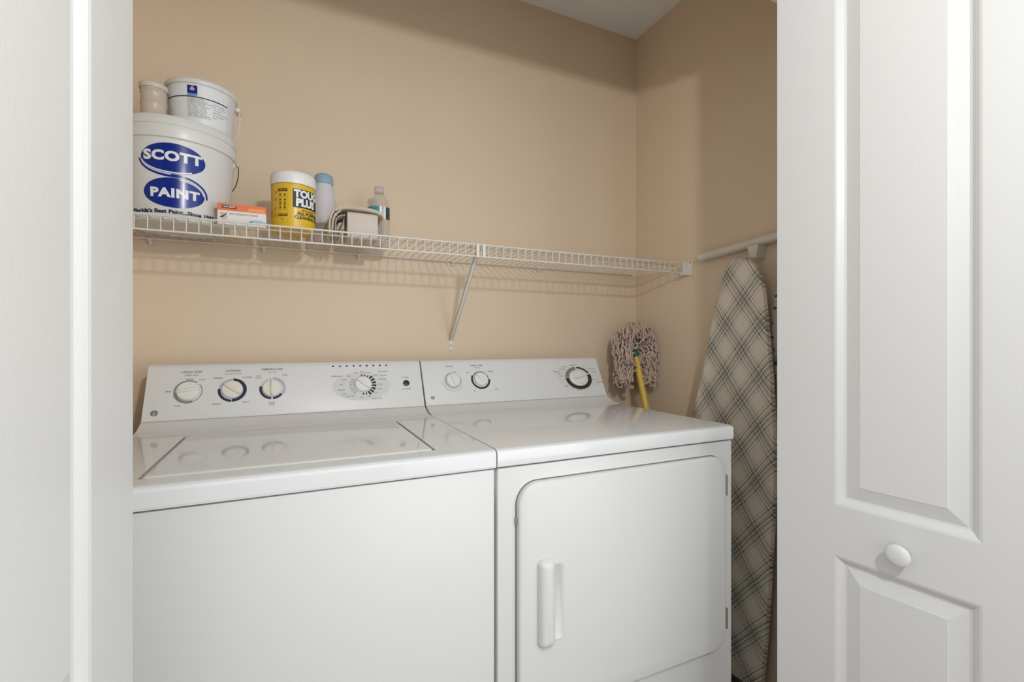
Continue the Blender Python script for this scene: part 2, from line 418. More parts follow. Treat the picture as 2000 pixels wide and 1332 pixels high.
# ---- washer
WX0, WX1 = -.3425, .3825
wash = machine('washing_machine', 'white top loading washing machine with four control knobs, left of the dryer', WX0, WX1, 'washing machine')
# top cover with a recess for the lid
LX0, LX1, LY0, LY1 = -.2265, .2705, .950, 1.352
def top_ring():
    bm = nb()
    # front rolled edge and flat deck as a profile, split round the lid opening
    prof_front = [(YFM+.001, ZS), (YFM, ZS+.004), (YFM, ZT-.009), (YFM+.002, ZT-.004), (YFM+.007, ZT-.001), (YFM+.014, ZT), (LY0, ZT)]
    def strip(pr, x0, x1):
        a = [bm.verts.new((x0, y, z)) for y, z in pr]; c = [bm.verts.new((x1, y, z)) for y, z in pr]
        for i in range(len(pr)-1): bm.faces.new((a[i], a[i+1], c[i+1], c[i]))
    strip(prof_front, WX0, WX1)
    strip([(LY0, ZT), (1.40, ZT)], WX0, LX0); strip([(LY0, ZT), (1.40, ZT)], LX1, WX1)
    strip([(LY1, ZT), (1.40, ZT)], LX0, LX1)
    # sides and back
    for x in (WX0, WX1):
        pts = [(YFM+.001, ZS), (YFM, ZS+.004), (YFM, ZT-.009), (YFM+.002, ZT-.004), (YFM+.007, ZT-.001), (YFM+.014, ZT), (1.60, ZT), (1.60, ZS)]
        bm.faces.new([bm.verts.new((x, y, z)) for y, z in pts])
    bm.faces.new([bm.verts.new(v) for v in ((WX0, YFM+.001, ZS), (WX1, YFM+.001, ZS), (WX1, 1.60, ZS), (WX0, 1.60, ZS))])
    # walls of the opening
    zz = ZT-.016
    R = [(LX0, LY0), (LX1, LY0), (LX1, LY1), (LX0, LY1)]
    for (xa, ya), (xb, yb) in zip(R, R[1:]+R[:1]):
        bm.faces.new([bm.verts.new(v) for v in ((xa, ya, ZT), (xb, yb, ZT), (xb, yb, zz), (xa, ya, zz))])
    bm.faces.new([bm.verts.new((x, y, zz)) for x, y in R])
    bmesh.ops.remove_doubles(bm, verts=bm.verts[:], dist=1e-5)
    return bm
put('top_panel', top_ring(), 'enamel', wash)
b = nb()
lw, ld = LX1-LX0-.007, LY1-LY0-.006
cx, cy = (LX0+LX1)/2, (LY0+LY1)/2+.002
loops = []
for ins, z in ((0, ZT-.013), (0, ZT-.003), (.001, ZT-.0005), (.004, ZT+.0012), (.010, ZT+.002)):
    loops.append((rrect(lw-2*ins, ld-2*ins, .012-min(ins, .008), 4), z))
rings2d(b, loops, lambda x, y, d: (cx+x, cy+y-.002, d))
put('lid', b, 'enamel', wash, 40)
b = nb(); box(b, LX0, LX1, LY0, LY1, ZT-.0155, ZT-.0145); put('lid_gap', b, 'seam', wash)
for xb in (LX0+.004, LX1-.004):
    b = nb(); tube(b, [(xb, LY0+.004, ZT-.010), (xb, LY0+.004, ZT-.002)], .004, 10); put('lid_bumper', b, 'seam', wash)
con = put('control_console', console_body(WX0+.002, WX1-.001), 'enamel2', wash, 30)
b = nb(); box(b, WX0+.004, WX1-.004, 1.4665, 1.4685, .9335, .9352); put('console_seam', b, 'greyline', wash)

# decoration of the washer console: local x, y up the slope
Kx, Ky = (-.247, -.1455, -.048), .0785
DX, DY = .200, .0805
def ring(parent, m, cx_, cy_, segs, d=.0004):
    b = nb()
    for r0_, r1_, a0_, a1_ in segs: arc_band(b, cx_, cy_, r0_, r1_, a0_, a1_, 24)
    print_obj('knob_ring', b, m, parent, d)
ring(wash, 'greyink', Kx[0], Ky, [(.0295, .0325, 55, 190), (.0275, .0335, 190, 290), (.0300, .0320, -70, 40)])
ring(wash, 'navy', Kx[1], Ky, [(.0260, .0345, -90, 88)], .0005); ring(wash, 'navy', Kx[1], Ky, [(.0280, .0345, 172, 268)], .0005)
ring(wash, 'lavender', Kx[1], Ky, [(.028, .0335, 90, 170)])
ring(wash, 'navy', Kx[2], Ky, [(.0260, .0325, 165, 266)], .0005); ring(wash, 'navy', Kx[2], Ky, [(.0260, .0325, 274, 325)], .0005)
ring(wash, 'lavender', Kx[2], Ky, [(.0270, .035, -33, 86)]); ring(wash, 'palegrey', Kx[2], Ky, [(.0270, .033, 94, 163)])
b = nb(); flat_poly(b, ellipse(.196, .076, .084, .047)); print_obj('dial_plate', b, 'palegrey', wash, .0003)
b = nb()
for i, a in enumerate(range(95, -100, -17)):
    w = 5.5 if -70 < a < 60 else 3.5; r1 = .039 if -70 < a < 60 else .034
    arc_band(b, DX, DY, .0265, r1, a-w, a+w, 3)
print_obj('dial_marks', b, 'ink', wash, .0006)
b = nb()
for a in range(150, 240, 15): arc_band(b, DX, DY, .0275, .040, a-5.5, a+5.5, 3)
print_obj('dial_marks', b, 'lavender', wash, .0006)
b = nb()
b.free()
for i in range(9):
    b = nb(); flat_poly(b, ellipse(.116+.0198*i, .1435, .0028, .0028, 16)); print_obj('indicator_light', b, 'ink', wash, .0008)
CAP[0] = wash; b = nb()
small_text(b, 'LOAD SIZE', -.243, .135, .0085, .00012, 1.15); small_text(b, 'Water Level', -.243, .126, .0055, 0, 1.1)
small_text(b, 'MEDIUM', -.247, .114, .0045, 0, 1.0); small_text(b, 'LARGE', -.218, .112, .0045); small_text(b, 'MINI', -.291, .080, .005, .0001, 1.2); small_text(b, 'SUPER', -.268, .039, .0045, 0, 1.2)
small_text(b, 'OPTIONS', -.146, .136, .0085, .00015); small_text(b, 'Spin Speed / Soil Level', -.146, .127, .0045)
for x, y, s in ((-.181, .115, 'NORMAL'), (-.111, .115, 'EX RINSE'), (-.181, .039, 'GENTLE'), (-.112, .041, 'HEAVY')): small_text(b, s, x, y, .0055)
small_text(b, 'TEMPERATURE', -.049, .138, .0085, .00015); small_text(b, 'Wash / Rinse', -.049, .129, .0045)
for x, y, s in ((-.083, .118, 'HOT'), (-.083, .112, 'COLD'), (-.016, .119, 'COLD'), (-.049, .036, 'WARM'), (-.049, .030, 'COLD')): small_text(b, s, x, y, .0055)
# cycle names round the dial
for x, y, s, k in ((.124, .110, 'PERM PRESS', .0055), (.148, .098, 'HEAVY', .005), (.137, .082, 'OFF', .005), (.137, .065, 'MEDIUM', .005), (.145, .052, 'LIGHT', .005), (.160, .044, 'DELICATES', .005),
                   (.160, .109, 'SPIN', .005), (.180, .120, 'RINSE', .0045), (.200, .122, 'SOAK', .005), (.219, .119, 'WASH', .0045), (.240, .110, 'HEAVY', .0045), (.262, .122, 'AUTO SOAK', .005), (.263, .109, 'PRE WASH', .0045),
                   (.258, .096, 'COTTONS', .005), (.250, .079, 'WHITES', .005), (.248, .064, 'DARKS', .005), (.236, .052, 'LIGHT', .0045), (.216, .041, 'RINSE', .0045), (.194, .038, 'OFF', .0045), (.238, .033, 'SPEED WASH', .005),
                   (.331, .0995, 'POWER', .0055), (.331, .0605, 'LID LOCKED', .0048)): small_text(b, s, x, y, k)
b.free(); CAP[0] = None
b = nb(); T = MC @ Matrix.Translation((.3315, .0795, 0)); lathe(b, 0, 0, [(.0098, .0004), (.0098, .003), (.008, .0042), (.001, .0045)], 28, T); put('power_button', b, 'blackplastic', wash, 40)
dial_knob(Kx[0], Ky, .0265, 188, 'knob', wash); dial_knob(Kx[1], Ky, .0255, 143, 'knobc', wash); dial_knob(Kx[2], Ky, .0250, 90, 'knobc', wash); dial_knob(DX, DY, .0250, 140, 'knob', wash)
def emblem(x, y, r, parent):
    b = nb(); arc_band(b, x, y, r*.82, r, 0, 360, 32); 
    for a in (45, 135, 225, 315): arc_band(b, x+r*.62*math.cos(math.radians(a)), y+r*.62*math.sin(math.radians(a)), r*.10, r*.24, 0, 300, 10)
    small_text(b, 'GE', x, y, r*1.15, r*.02)
    print_obj('emblem', b, 'ink', parent, .0006)
emblem(-.3195+.004, .022, .0078, wash)

# ---- dryer
DX0, DX1 = .3855, 1.0705
dry = machine('clothes_dryer', 'white clothes dryer with hinged front door, right of the washing machine', DX0, DX1, 'dryer')
b = nb()
prof = [(YFM+.001, ZS+.001), (YFM, ZS+.005), (YFM, ZT-.009), (YFM+.002, ZT-.004), (YFM+.007, ZT-.001), (YFM+.014, ZT), (1.60, ZT), (1.60, ZS+.001)]
extrude_profile(b, prof, DX0, DX1)
es = [e for e in b.edges if abs(e.verts[0].co.x-e.verts[1].co.x) < 1e-6 and e.verts[0].co.z > ZT-.003 and e.verts[1].co.z > ZT-.003]
bmesh.ops.bevel(b, geom=es, offset=.004, segments=3, affect='EDGES', profile=.5, clamp_overlap=True)
put('top_panel', b, 'enamel', dry, 30)
put('control_console', console_body(DX0+.001, DX1+.008), 'enamel2', dry, 30)
b = nb(); box(b, DX0+.004, DX1-.0, 1.4665, 1.4685, .9335, .9352); put('console_seam', b, 'greyline', dry)
def door_T(x, z, d): return (x, YFM+.004-d, z)
dcx, dcz, dw, dh = (.430+1.0325)/2, (.8395+.337)/2, 1.0325-.430, .8395-.337
b = nb()
P0 = rrect(dw+.005, dh+.005, .050, 10)
rings2d(b, [(P0, .0003), ([(x*.995, y*.995) for x, y in P0], .0009)], lambda x, z, d: door_T(dcx+x, dcz+z, d)); put('door_gap', b, 'seam', dry)
# front door panel with a recess for the pull
hx0, hx1, hz0, hz1 = .473, .5385, .487, .676
b = nb()
lp = []
for ins, d in ((0, .0), (0, .009), (.0008, .0122), (.003, .0142), (.006, .015)): lp.append((rrect(dw-2*ins, dh-2*ins, .048-ins, 10), d))
rings2d(b, lp, lambda x, z, d: door_T(dcx+x, dcz+z, d))
put('door', b, 'cabinet', dry, 35)
# moulded pull: a tall rounded bar with a finger pocket beside it
b = nb()
bw, bh = .041, .188
for_ = []
for ins, d in ((0, .0152), (.001, .020), (.004, .0265), (.009, .0305), (.015, .032)): for_.append((rrect(bw-2*ins, bh-2*ins, max(.0135-ins*.7, .003), 8), d))
rings2d(b, for_, lambda x, z, d: door_T(.4925+x, .5815+z, d))
o = put('door_handle', b, 'cabinet', dry, 50)
b = nb()
rings2d(b, [(rrect(.040, .166, .016, 8), .0153), (rrect(.038, .164, .015, 8), .0172), (rrect(.034, .160, .013, 8), .0172), (rrect(.031, .157, .012, 8), .0157)], lambda x, z, d: door_T(.519+x, .578+z, d))
put('finger_pocket', b, 'cabinet', dry, 50)
for z0 in (.735, .386):
    b = nb(); box(b, 1.0335, 1.0385, YFM-.008, YFM+.004, z0, z0+.053, .0012); tube(b, [(1.0345, YFM-.009, z0), (1.0345, YFM-.009, z0+.053)], .003, 10)
    put('door_hinge', b, 'hinge', dry, 40)
b = nb(); box(b, .4255, .4300, YFM-.002, YFM+.004, .752, .768, .001); put('door_catch', b, 'hinge', dry)
# dryer dials
K1, K2, K3, KY = .487, .585, .976, .083
b = nb(); arc_band(b, K1, KY, .0265, .0285, 0, 360, 40); arc_band(b, K1, KY, .0365, .0375, 180, 330, 24); print_obj('knob_ring', b, 'greyink', dry, .0004)
b = nb(); arc_band(b, K2, KY, .0275, .0345, 150, 360, 40); arc_band(b, K2, KY, .0275, .030, 0, 150, 30); print_obj('knob_ring', b, 'ink', dry, .0004)
b = nb(); flat_poly(b, ellipse(.978, .075, .092, .048)); print_obj('dial_plate', b, 'palegrey', dry, .0003)
b = nb()
arc_band(b, K3, .0755, .034, .0475, 178, 378, 48, ky=.96, kx=1.2); arc_band(b, K3, .0755, .040, .047, 25, 88, 20, ky=.96, kx=1.2)
print_obj('dial_marks', b, 'ring_brown', dry, .0006)
b = nb(); arc_band(b, K3, .0755, .034, .0475, 95, 175, 20, ky=.96, kx=1.2); print_obj('dial_marks', b, 'greyink', dry, .0005)
CAP[0] = dry; b = nb()
small_text(b, 'SIGNAL', .4815, .1345, .0075, .0001); small_text(b, 'FABRIC CARE', .578, .1355, .0075, .0001); small_text(b, 'Timed Dry', .580, .127, .0045)
small_text(b, 'OFF', .4965, .114, .005)
for x, y, s in ((.543, .1105, 'LOW'), (.626, .112, 'MEDIUM'), (.556, .043, 'AIR'), (.637, .046, 'HIGH'),
                (.888, .103, 'TIMED DRY'), (.896, .094, 'MIN'), (.915, .112, 'COTTONS'), (.905, .085, '70 60'), (.915, .045, 'DAMP'), (.94, .035, 'OFF'), (.965, .027, 'LESS DRY'), (.966, .128, 'MORE DRY'), (1.045, .112, 'EASY CARE'), (1.052, .098, 'AUTO'), (1.064, .055, 'DELICATES'), (1.040, .066, 'OFF'), (.925, .122, 'AUTO DRY')): small_text(b, s, x, y, .0055)
b.free(); CAP[0] = None
dial_knob(K1, KY, .0245, 108, 'knob', dry, .013); dial_knob(K2, KY, .0245, 130, 'knob', dry, .013)
b = nb(); T = MC @ Matrix.Translation((K3, .0755, 0)); lathe(b, 0, 0, [(.0335, .0008), (.0335, .003), (.031, .0045), (.026, .0048)], 44, T @ Matrix.Diagonal((1.12, .95, 1, 1))); put('dial_skirt', b, 'knob', dry, 40)
dial_knob(K3, .0755, .0255, 15, 'knob', dry, .020)
emblem(.411, .026, .0058, dry)

# ------------------------------------------------------------------ wire shelf
SZ, SY0, SY1 = 1.4365, 1.369, 1.655
sx0, sx1 = XL+.008, 1.352
shelf = thing('wire_shelf', 'white wire shelf running along the closet wall above the two machines', 'shelf', (.45, SY1, SZ))
b = nb()
n = int((sx1-sx0)/.0254)
for i in range(n+1):
    x = sx1-.006-i*.0254
    tube(b, [(x, SY1+.004, SZ-.002), (x, SY0+.004, SZ-.002), (x, SY0+.0006, SZ-.0035), (x, SY0, SZ-.007), (x, SY0, SZ-.0355)], .0013, 6)
put('deck_wires', b, 'wire', shelf, 60)
b = nb()
for y, z in ((SY0, SZ), (SY0-.001, SZ-.0365)): tube(b, [(sx0, y, z), (sx1, y, z)], .0026, 8)
put('front_rail', b, 'wire', shelf, 60)
b = nb(); tube(b, [(sx0, SY1, SZ-.0055), (sx1, SY1, SZ-.0055)], .0026, 8); put('back_rail', b, 'wire', shelf, 60)
b = nb(); tube(b, [(sx0, SY0+.028, SZ-.0055), (sx1, SY0+.028, SZ-.0055)], .0024, 8); put('middle_rail', b, 'wire', shelf, 60)
for x in (-.364, -.077, .207, .537, .893, 1.325):
    b = nb(); box(b, x-.006, x+.006, SY1-.004, YB, SZ-.012, SZ-.003, .002); box(b, x-.005, x+.005, YB-.010, YB, SZ-.022, SZ-.004, .003)
    tube(b, [(x, YB, SZ-.012), (x, YB-.014, SZ-.012)], .0035, 10); put('wall_clip', b, 'wire', shelf, 40)
b = nb()
box(b, XR-.030, XR-.001, SY0-.008, SY0+.006, SZ-.044, SZ+.006, .002)
box(b, XR-.005, XR-.0005, SY0-.022, SY0+.030, SZ-.046, SZ+.010, .001)
box(b, XR-.040, XR-.030, SY0-.006, SY0+.006, SZ-.046, SZ-.036, .002)
eb = put('end_bracket', b, 'wire', shelf, 40)
for y, z in ((SY0-.016, SZ+.003), (SY0+.022, SZ-.03)):
    b = nb(); tube(b, [(XR-.007, y, z), (XR-.004, y, z)], .003, 10); put('bracket_screw', b, 'tube', shelf, 40)
# diagonal brace: a channel from the front rail down to the wall
bx = .532
p0, p1 = Vector((bx-.003, SY0+.004, SZ-.006)), Vector((bx, YB-.003, 1.142))
b = nb(); L_ = (p1-p0).length; dirv = (p1-p0).normalized(); xx = Vector((1, 0, 0)); yy = dirv.cross(xx).normalized()
for u0, u1, v0, v1 in ((-.0065, .0065, -.001, .001), (-.0065, -.005, -.006, .001), (.005, .0065, -.006, .001)):
    vs = [[b.verts.new(p+xx*u+yy*v) for u, v in ((u0, v0), (u1, v0), (u1, v1), (u0, v1))] for p in (p0, p1)]
    for k in range(4): b.faces.new((vs[0][k], vs[0][(k+1) % 4], vs[1][(k+1) % 4], vs[1][k]))
    b.faces.new(vs[0][::-1]); b.faces.new(vs[1])
box(b, bx-.016, bx-.006, SY0-.006, SY0+.006, SZ-.040, SZ+.003, .001); box(b, bx+.004, bx+.014, SY0-.006, SY0+.006, SZ-.040, SZ+.003, .001)
brace = put('support_brace', b, 'wire', shelf)
b = nb(); box(b, bx-.0085, bx+.0085, YB-.003, YB, 1.105, 1.150, .001); put('brace_foot', b, 'wire', shelf)
b = nb(); tube(b, [(bx, YB-.003, 1.123), (bx, YB-.006, 1.123)], .0035, 10); put('foot_screw', b, 'tube', shelf)

# ------------------------------------------------------------------ large paint bucket
ST = SZ+.0006
bc = (-.270, 1.524)
def rb(z): return .1150+(z-1.4365)*.055
buck = thing('paint_bucket', 'large white lidded paint bucket with two blue ovals on the shelf', 'bucket', (bc[0], bc[1], ST))
b = nb(); lathe(b, *bc, [(.10, ST+.004), (.106, ST+.004), (.107, ST), (rb(1.437)-.002, ST), (rb(1.44), ST+.003), (rb(1.632), 1.632), (rb(1.632)+.0025, 1.634)], 96); put('body', b, 'pail', buck, 40)
b = nb(); lathe(b, *bc, [(.122, 1.633), (.1315, 1.634), (.1325, 1.637), (.1325, 1.659), (.1295, 1.661), (.1295, 1.664), (.1325, 1.666), (.1325, 1.682), (.130, 1.687), (.125, 1.6885), (.121, 1.686), (.119, 1.682), (.05, 1.682)], 96); put('lid', b, 'pail', buck, 40)
b = nb()   # wire bail hanging down in front of the far ear
ax, ay = bc[0]+.1255, bc[1]-.02
pts = []
for i in range(33):
    a = PI*i/32
    x = math.cos(a)*.1275; 
    dz = -math.sin(a)*.075
    pts.append((bc[0]+x, bc[1]-.01+ .020*math.cos(a)+math.sin(a)*(.133), 1.632-.0+dz*1.0))
pts = [(bc[0]+.121, bc[1]+.004, 1.626), (bc[0]+.131, bc[1]+.003, 1.627)]+[(bc[0]+.1365*math.cos(a), bc[1]+.004+.1365*math.sin(a), 1.626-.075*math.sin(min(a*1.3, PI/2 if a < PI/2 else a))) for a in [PI*i/28 for i in range(0, 29)]]+[(bc[0]-.121, bc[1]+.004, 1.626)]
tube(b, pts, .0013, 6); put('bail_handle', b, 'steel', buck, 60)
for sgn in (1, -1):
    b = nb(); tube(b, [(bc[0]+sgn*.117, bc[1]+.004, 1.626), (bc[0]+sgn*.1295, bc[1]+.004, 1.626)], .008, 14); put('handle_ear', b, 'pail', buck, 40)
def fan_ellipse(bm, cx, cy, a, bb, tilt=0, d=0.0, mi=0, n=64):
    P = []
    for x, y in ellipse(0, 0, a, bb, n): P.append((cx+x*math.cos(tilt)-y*math.sin(tilt), cy+x*math.sin(tilt)+y*math.cos(tilt)))
    flat_poly(bm, P, mi, d)
def crescent(bm, pts_top, pts_bot, d):
    T = [bm.verts.new((x, y, d)) for x, y in pts_top]; Bt = [bm.verts.new((x, y, d)) for x, y in pts_bot]
    for i in range(len(T)-1):
        bm.faces.new((T[i], T[i+1], Bt[i+1], Bt[i]))
S1, S2 = (.0085, 1.585), (.0105, 1.5025)
b = nb()
fan_ellipse(b, *S1, .0680, .0365); fan_ellipse(b, *S2, .0665, .0362)
# the swash that joins the two ovals
def arcpt(c, a, bb, t): t = math.radians(t); return (c[0]+a*math.cos(t), c[1]+bb*math.sin(t))
TT = [arcpt(S1, .0705, .040, t) for t in range(185, 286, 5)]; TB = [arcpt(S1, .0745, .0455, t) for t in range(185, 286, 5)]
crescent(b, TT, TB, 0.0)
TT = [arcpt(S2, .0700, .0400, t) for t in range(95, -6, -5)]; TB = [arcpt(S2, .0745, .0450, t) for t in range(95, -6, -5)]
crescent(b, TT, TB, 0.0)
slice_x(b); wrap(b, *bc, rb, off=.0005, rref=.122); ov = put('oval_logo', b, 'blue', buck)
b = nb()
vs, fs = text2d('SCOTT', .0310, .0016, sx=1.16, spacing=1.08); add2d(b, vs, fs, S1[0]-.001, S1[1]+.004)
vs, fs = text2d('PAINT', .0290, .0014, sx=1.20, spacing=1.10); add2d(b, vs, fs, S2[0]+.001, S2[1]-.002)
crescent(b, [arcpt(S1, .066-.0001, .0325, t) for t in range(190, 306, 5)], [arcpt(S1, .068, .0355, t) for t in range(190, 306, 5)], .0)
crescent(b, [arcpt(S2, .0635, .0325, t) for t in range(80, 4, -5)], [arcpt(S2, .0660, .0350, t) for t in range(80, 4, -5)], .0)
slice_x(b); wrap(b, *bc, rb, off=.0010, rref=.122); put('logo_lettering', b, 'white', buck)
b = nb()
vs, fs = text2d("Florida's Best Paint...Since 1965", .0125, .0006, sx=1.22); add2d(b, vs, fs, .0085, 1.4560)
slice_x(b); wrap(b, *bc, rb, off=.0007, rref=.122); put('slogan_lettering', b, 'navy', buck)

# ------------------------------------------------------------------ small pail on the bucket
pc = (-.2185, 1.522); PZ = 1.6885
def rp(z): return .0700+(z-PZ)*.075
pail = thing('plastic_pail', 'squat white labelled pail standing on the lid of the paint bucket', 'pail', (pc[0], pc[1], PZ))
b = nb(); lathe(b, *pc, [(.060, PZ+.003), (.064, PZ), (rp(PZ), PZ+.001), (rp(1.812), 1.812), (rp(1.812)+.002, 1.814)], 80); put('body', b, 'pail2', pail, 40)
b = nb(); lathe(b, *pc, [(.070, 1.812), (.0825, 1.813), (.084, 1.816), (.084, 1.824), (.082, 1.827), (.078, 1.826), (.03, 1.822)], 80); put('lid', b, 'pail', pail, 40)
b = nb(); box(b, pc[0]+.078, pc[0]+.090, pc[1]-.006, pc[1]+.030, 1.788, 1.800, .003); tube(b, [(pc[0]+.087, pc[1]+.0, 1.797), (pc[0]+.089, pc[1]+.01, 1.765), (pc[0]+.080, pc[1]+.03, 1.72)], .0016, 6); put('handle', b, 'pail', pail, 40)
a0 = -PI/2
b = nb(); flat_poly(b, [(-.085, 1.700), (.075, 1.700), (.075, 1.808), (-.085, 1.808)]); slice_x(b); wrap(b, *pc, rp, off=.0004, rref=.077); put('paper_label', b, 'white', pail)
b = nb(); flat_poly(b, [(-.085, 1.7735), (.075, 1.7735), (.075, 1.7765), (-.085, 1.7765)]); slice_x(b); wrap(b, *pc, rp, off=.0008, rref=.077); put('label_stripe', b, 'navy', pail)
sqx = -.010
b = nb(); flat_poly(b, [(sqx-.011, 1.784), (sqx+.011, 1.784), (sqx+.011, 1.806), (sqx-.011, 1.806)]); slice_x(b); wrap(b, *pc, rp, off=.0010, rref=.077); put('emblem', b, 'blue', pail)
b = nb(); flat_poly(b, [(sqx-.011, 1.7775), (sqx+.011, 1.7775), (sqx+.011, 1.784), (sqx-.011, 1.784)]); slice_x(b); wrap(b, *pc, rp, off=.0010, rref=.077); put('emblem_band', b, 'ltblue', pail)
b = nb(); fan_ellipse(b, sqx, 1.7955, .0055, .0045, n=20); flat_poly(b, [(sqx-.003, 1.799), (sqx+.003, 1.799), (sqx+.0015, 1.804), (sqx-.0015, 1.804)]); slice_x(b, .002); wrap(b, *pc, rp, off=.0014, rref=.077); put('emblem_mark', b, 'pink', pail)
b = nb()
rnd = random.Random(3)
for i in range(11):
    y = 1.770-i*.0050
    s = ['INTERIOR LATEX', 'PRIMER AND FINISH', 'SURFACE PREPARATION', 'WOOD  PLASTER', 'DRYWALL  MASONRY', 'DRY TIME 1 HOUR', 'RECOAT 4 HOURS', 'SOAP AND WATER', 'CLEAN UP TOOLS', 'KEEP FROM FREEZING', 'STIR WELL BEFORE USE'][i]
    vs, fs = text2d(s, .0052, 0.0, 'LEFT'); add2d(b, vs, fs, -.022, y)
for i in range(6):
    vs, fs = text2d(['PAINT STORES', 'NET CONTENTS', 'CAUTION', 'KEEP OUT OF REACH', 'OF CHILDREN', 'BASE'][i], .0045, 0.0, 'LEFT'); add2d(b, vs, fs, .036, 1.765-i*.0075)
slice_x(b, .006); wrap(b, *pc, rp, off=.0009, rref=.077); put('label_lettering', b, 'greyink', pail)

for o_ in pail.children:
    for v_ in o_.data.vertices: v_.co.z = PZ+(v_.co.z-PZ)*.885
# small ribbed cup
cc = (-.3143, 1.470)
cup = thing('ribbed_tub', 'small beige ribbed plastic tub beside the pail on the bucket lid', 'tub', (cc[0], cc[1], PZ))
b = nb(); lathe(b, *cc, [(.022, PZ), (.0265, PZ+.001), (.0272, PZ+.010), (.0285, PZ+.013), (.0272, PZ+.016), (.0272, PZ+.042), (.0288, PZ+.045), (.0272, PZ+.048), (.0272, PZ+.070), (.0290, PZ+.073), (.0272, PZ+.076), (.0272, PZ+.082)], 48); put('body', b, 'cup', cup, 40)
b = nb(); lathe(b, *cc, [(.025, PZ+.082), (.0300, PZ+.0825), (.0305, PZ+.085), (.0305, PZ+.093), (.028, PZ+.0955), (.01, PZ+.0955)], 48); put('lid', b, 'canbody', cup, 40)

# ------------------------------------------------------------------ orange and white carton
ob = thing('small_carton', 'small orange and white carton between the bucket and the yellow canister', 'box', (-.114, 1.425, ST))
OY, OX_0, OX_1, OZ0, OZ1 = 1.408, -.1695, -.0590, ST, ST+.0535
b = nb(); box(b, OX_0, OX_1, OY, OY+.045, OZ0, OZ1, .0006, 1); put('carton_body', b, 'carton', ob)
b = nb(); box(b, OX_0-.0003, OX_1+.0003, OY-.0005, OY+.0455, OZ1-.0175, OZ1+.0004, .0004, 1); put('orange_band', b, 'orange', ob)
def face_print(bm, name, m, parent, x0, z0, y, off=.0006):
    for v in bm.verts: v.co = (x0+v.co.x, y-off, z0+v.co.y)
    return put(name, bm, m, parent)
b = nb(); P = [(.010, .0415), (.042, .0410), (.0425, .0480), (.0105, .0490)]; flat_poly(b, P); face_print(b, 'name_plate', 'navy', ob, OX_0, OZ0, OY, .0012)
b = nb(); vs, fs = text2d('ANT BAITS', .0056, .0002); add2d(b, vs, fs, .0262, .0450); face_print(b, 'name_lettering', 'white', ob, OX_0, OZ0, OY, .0016)
b = nb(); flat_poly(b, [(.066, .0375), (.107, .0370), (.107, .0460), (.072, .0470)]); face_print(b, 'pale_flash', 'orangel', ob, OX_0, OZ0, OY, .0010)
b = nb(); vs, fs = text2d('ANT KILLING STATIONS', .0058, .0001, 'LEFT'); add2d(b, vs, fs, .027, .0285); face_print(b, 'carton_lettering', 'greyink', ob, OX_0, OZ0, OY)
b = nb()
for cx_, cy_, a_, b_, t_ in ((.0095, .0195, .0045, .0022, .3), (.0140, .0225, .0035, .0014, .8), (.0180, .0262, .0026, .0020, .8)): fan_ellipse(b, cx_, cy_, a_, b_, t_, n=16)
for x0_, y0_, x1_, y1_ in ((.013, .022, .006, .029), (.015, .0235, .010, .031), (.0135, .0215, .019, .013), (.0155, .0235, .023, .018), (.012, .021, .012, .011), (.0185, .028, .021, .033)):
    dx_, dy_ = (y1_-y0_)*.05, -(x1_-x0_)*.05
    flat_poly(b, [(x0_-dx_, y0_-dy_), (x1_-dx_, y1_-dy_), (x1_+dx_, y1_+dy_), (x0_+dx_, y0_+dy_)])
face_print(b, 'insect_print', 'ant', ob, OX_0, OZ0, OY, .0007)
b = nb(); flat_poly(b, [(x, y) for x, y in ellipse(.090, .0090, .021, .0085, 30) if y >= .0062]); face_print(b, 'blue_print', 'cyan', ob, OX_0, OZ0, OY, .0008)
b = nb(); flat_poly(b, [(.068, .0105), (.080, .0130), (.078, .0100)]); flat_poly(b, [(.099, .0110), (.106, .0090), (.105, .0070), (.099, .0080)]); face_print(b, 'dark_print', 'navy', ob, OX_0, OZ0, OY, .0010)

# ------------------------------------------------------------------ yellow wipes canister
yc = (.0065, 1.445)
def ry(z): return .0562
can = thing('wipes_canister', 'yellow cleaning wipes canister with white lid on the wire shelf', 'canister', (yc[0], yc[1], ST))
b = nb(); lathe(b, *yc, [(.050, ST+.003), (.052, ST), (.0555, ST+.0015), (.0560, ST+.004), (.0560, ST+.121), (.052, ST+.124)], 72); put('body', b, 'yellow', can, 40)
b = nb(); lathe(b, *yc, [(.052, ST+.1225), (.0572, ST+.1228), (.0578, ST+.125), (.0578, ST+.147), (.0560, ST+.153), (.0515, ST+.1575), (.044, ST+.1595), (.01, ST+.1595)], 72); put('lid', b, 'canwhite', can, 50)
Z0 = ST
def canprint(bm, name, m, off): 
    slice_x(bm, .004); wrap(bm, *yc, ry, off=off, a0=-PI/2, rref=.0562); put(name, bm, m, can)
b = nb(); P = rrect(.085, .0500, .002, 3); flat_poly(b, [(.0405+x, Z0+.0835+y) for x, y in P]); canprint(b, 'black_panel', 'ink', .0003)
b = nb(); vs, fs = text2d('TOUGH', .0265, .0016, 'LEFT', sx=.93); add2d(b, vs, fs, .0015, Z0+.0950); vs, fs = text2d('PLUS', .0265, .0016, 'LEFT', sx=.98); add2d(b, vs, fs, .0055, Z0+.0718); canprint(b, 'title_lettering', 'white', .0007)
b = nb(); vs, fs = text2d('ALL PURPOSE', .0118, .0004, 'LEFT'); add2d(b, vs, fs, .0085, Z0+.0435); vs, fs = text2d('CLEANING WIPES', .0118, .0004, 'LEFT'); add2d(b, vs, fs, .0020, Z0+.0325)
vs, fs = text2d('MULTI SURFACE', .0050, .0001, 'LEFT'); add2d(b, vs, fs, .021, Z0+.0520); canprint(b, 'caption_lettering', 'ink', .0005); b = nb()
